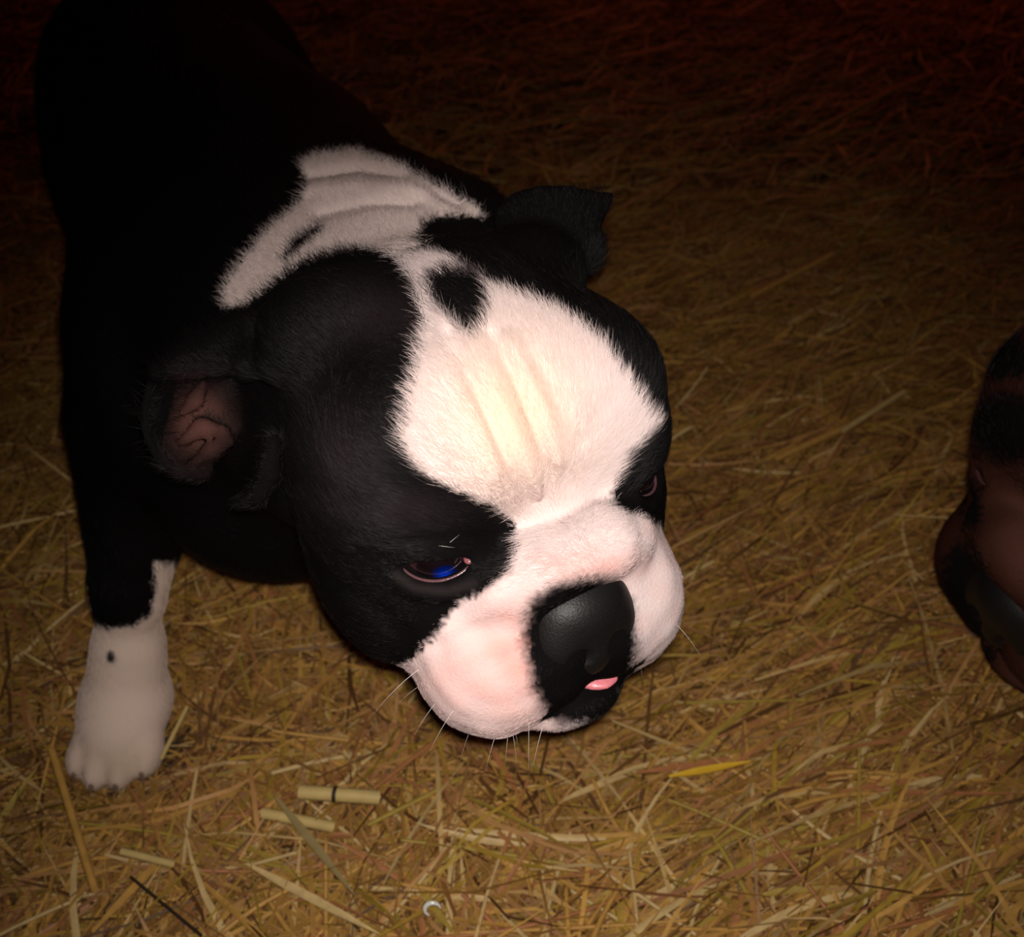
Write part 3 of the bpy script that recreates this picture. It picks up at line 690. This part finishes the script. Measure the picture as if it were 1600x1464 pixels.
while placed < 270:
    px_ = rs.uniform(10, 1590); py_ = 1464 - 1250 * rs.random() ** 1.5
    p = at_height(px_, py_, 0.004)
    if any(math.hypot(p[0] - c[0], p[1] - c[1]) < c[2] + 0.03 for c in PUPS): continue
    if 300 < px_ < 1010 and 300 < py_ < 1080 or 0 < px_ < 600 and py_ < 900 or px_ > 1480 and 520 < py_ < 1150: continue
    kind = 'stalk' if rs.random() < 0.4 else 'blade'; h = rs.choices(hl_, (3, 4, 3, 2))[0]; vv = rs.randrange(3)
    o = bpy.data.objects.new('hay_' + {'stalk': 'stalk', 'blade': 'strand'}[kind], protos[(kind, h, vv)]); COL.objects.link(o)
    a = rs.gauss(0.55, 0.35) if (p[0] > 0.06 and rs.random() < 0.65) else rs.uniform(0, math.pi)
    o.location = (p[0], p[1], float(gz(p[0], p[1])) + rs.uniform(0.006, 0.012)); o.rotation_euler = (rs.gauss(0, 0.4), rs.gauss(0, 0.10), a)
    shape = {'stalk': 'round hay stalk', 'blade': 'flat folded hay blade'}[kind]; size = ('short', 'medium-long', 'long')[vv]
    tag(o, '%s %s %s lying loose on the bedding' % (size, h, shape), 'hay', '%s %s %ss on the bedding' % (size, h, shape)); placed += 1

def one_stalk(name, a, b, r, mat, label, z=0.012, node=None, flat=False, sag=0.0):
    A = at_height(*a, z); B = at_height(*b, z); t = np.linspace(0, 1, 10)[:, None]; pts = A + (B - A) * t + np.array([0, 0, 1.0]) * sag * 4 * t * (1 - t)
    if flat:
        sd = norm(np.cross(B - A, [0, 0, 1])); wv = r * np.array([.3, .6, .85, 1, 1, .95, .85, .65, .4, .08])[:, None]
        V = np.stack([pts - sd * wv + [0, 0, r * .3], pts, pts + sd * wv + [0, 0, r * .3]], 1).reshape(-1, 3); i = np.arange(9) * 3
        Fq = np.concatenate([np.stack([i + k, i + 3 + k, i + 4 + k, i + 1 + k], 1) for k in (0, 1)])
    else: V, Fq = tube_mesh(pts, r, 10)
    o = mesh_obj(name, V - A, Fq, mat, loc=A.tolist()); tag(o, label, 'hay')
    if node is not None:
        c = (B - A) * node; dd = norm(B - A) * r * 0.28
        V, Fq = tube_mesh([c - dd, c - dd * 0.4, c + dd * 0.4, c + dd], [r * 1.01, r * 1.1, r * 1.1, r * 1.01], 10)
        mesh_obj('stalk_node', V, Fq, M_TWIG, o)
    return o
M_PALE = plain('pale_straw', (0.58, 0.42, 0.16), 0.4, 0.4, 0, 0.2, 120); M_YEL = plain('yellow_leaf', (0.70, 0.42, 0.03), 0.45, 0.4, 0, 0.15, 120)
M_OLIVE = plain('olive_leaf', (0.30, 0.22, 0.09), 0.5, 0.35, 0, 0.2, 120); M_TWIG = plain('dark_twig', (0.03, 0.018, 0.012), 0.6, 0.3, 0, 0.3, 200)
M_FLAKE = plain('shiny_husk', (0.8, 0.78, 0.72), 0.15, 0.6, 0.6, 0.1, 300)
one_stalk('hay_stalk', (468, 1237), (592, 1246), 0.0036, M_PALE, 'thick pale yellow jointed stalk lying on hay near the white paw', 0.014, 0.45)
one_stalk('hay_stalk', (410, 1270), (520, 1292), 0.0028, M_PALE, 'pale broken stalk lying below the thick jointed stalk', 0.010)
one_stalk('hay_strand', (1045, 1214), (1175, 1190), 0.0020, M_YEL, 'bright yellow pointed leaf blade on the hay', 0.018, flat=True)
one_stalk('hay_stalk', (1318, 672), (1412, 612), 0.0022, M_PALE, 'pale straight stalk lying on the hay between the puppies', 0.016)
one_stalk('hay_stalk', (1215, 715), (1310, 672), 0.0026, hue_mats['golden brown'], 'golden stalk lying end to end with the pale straight stalk', 0.016)
one_stalk('hay_stalk', (1260, 212), (1490, 104), 0.0028, hue_mats['golden brown'], 'long brown stalk in the dark hay farthest from the puppies', 0.02, sag=0.006)
one_stalk('hay_stalk', (1175, 462), (1300, 398), 0.0026, hue_mats['golden brown'], 'brown stalk lying on dark hay below the longest far stalk', 0.018)
one_stalk('hay_strand', (430, 1245), (555, 1400), 0.0020, M_OLIVE, 'long dull olive blade slanting past the broken stalk', 0.016, flat=True)
one_stalk('hay_stalk', (190, 1330), (270, 1350), 0.0018, M_PALE, 'thin pale stalk above a dark twig', 0.012)
one_stalk('twig', (204, 1370), (315, 1462), 0.0007, M_TWIG, 'thin dark twig lying across the hay', 0.014)
one_stalk('hay_strand', (385, 1350), (600, 1464), 0.0020, hue_mats['pale straw-coloured'], 'long pale blade slanting across the hay', 0.014, flat=True)
one_stalk('hay_stalk', (80, 1170), (148, 1390), 0.0019, hue_mats['golden brown'], 'long golden stalk leaning beside the white paw', 0.020)
one_stalk('hay_stalk', (252, 1185), (292, 1105), 0.0011, M_PALE, 'slender pale stem standing up beside the white paw', 0.02)
c = at_height(676, 1421, 0.018); pts = [c + np.array([0.0035 * math.cos(a), 0.0018 * math.sin(a), 0.0025 * math.sin(a)]) for a in np.linspace(0.2, 4.3, 14)]
V, Fq = tube_mesh(pts, 0.0012 * np.sin(np.linspace(0.3, 2.9, 14)), 8); o = mesh_obj('husk_curl', V - c, Fq, M_FLAKE, loc=c.tolist()); tag(o, 'tiny shiny white curled husk on the hay', 'husk')
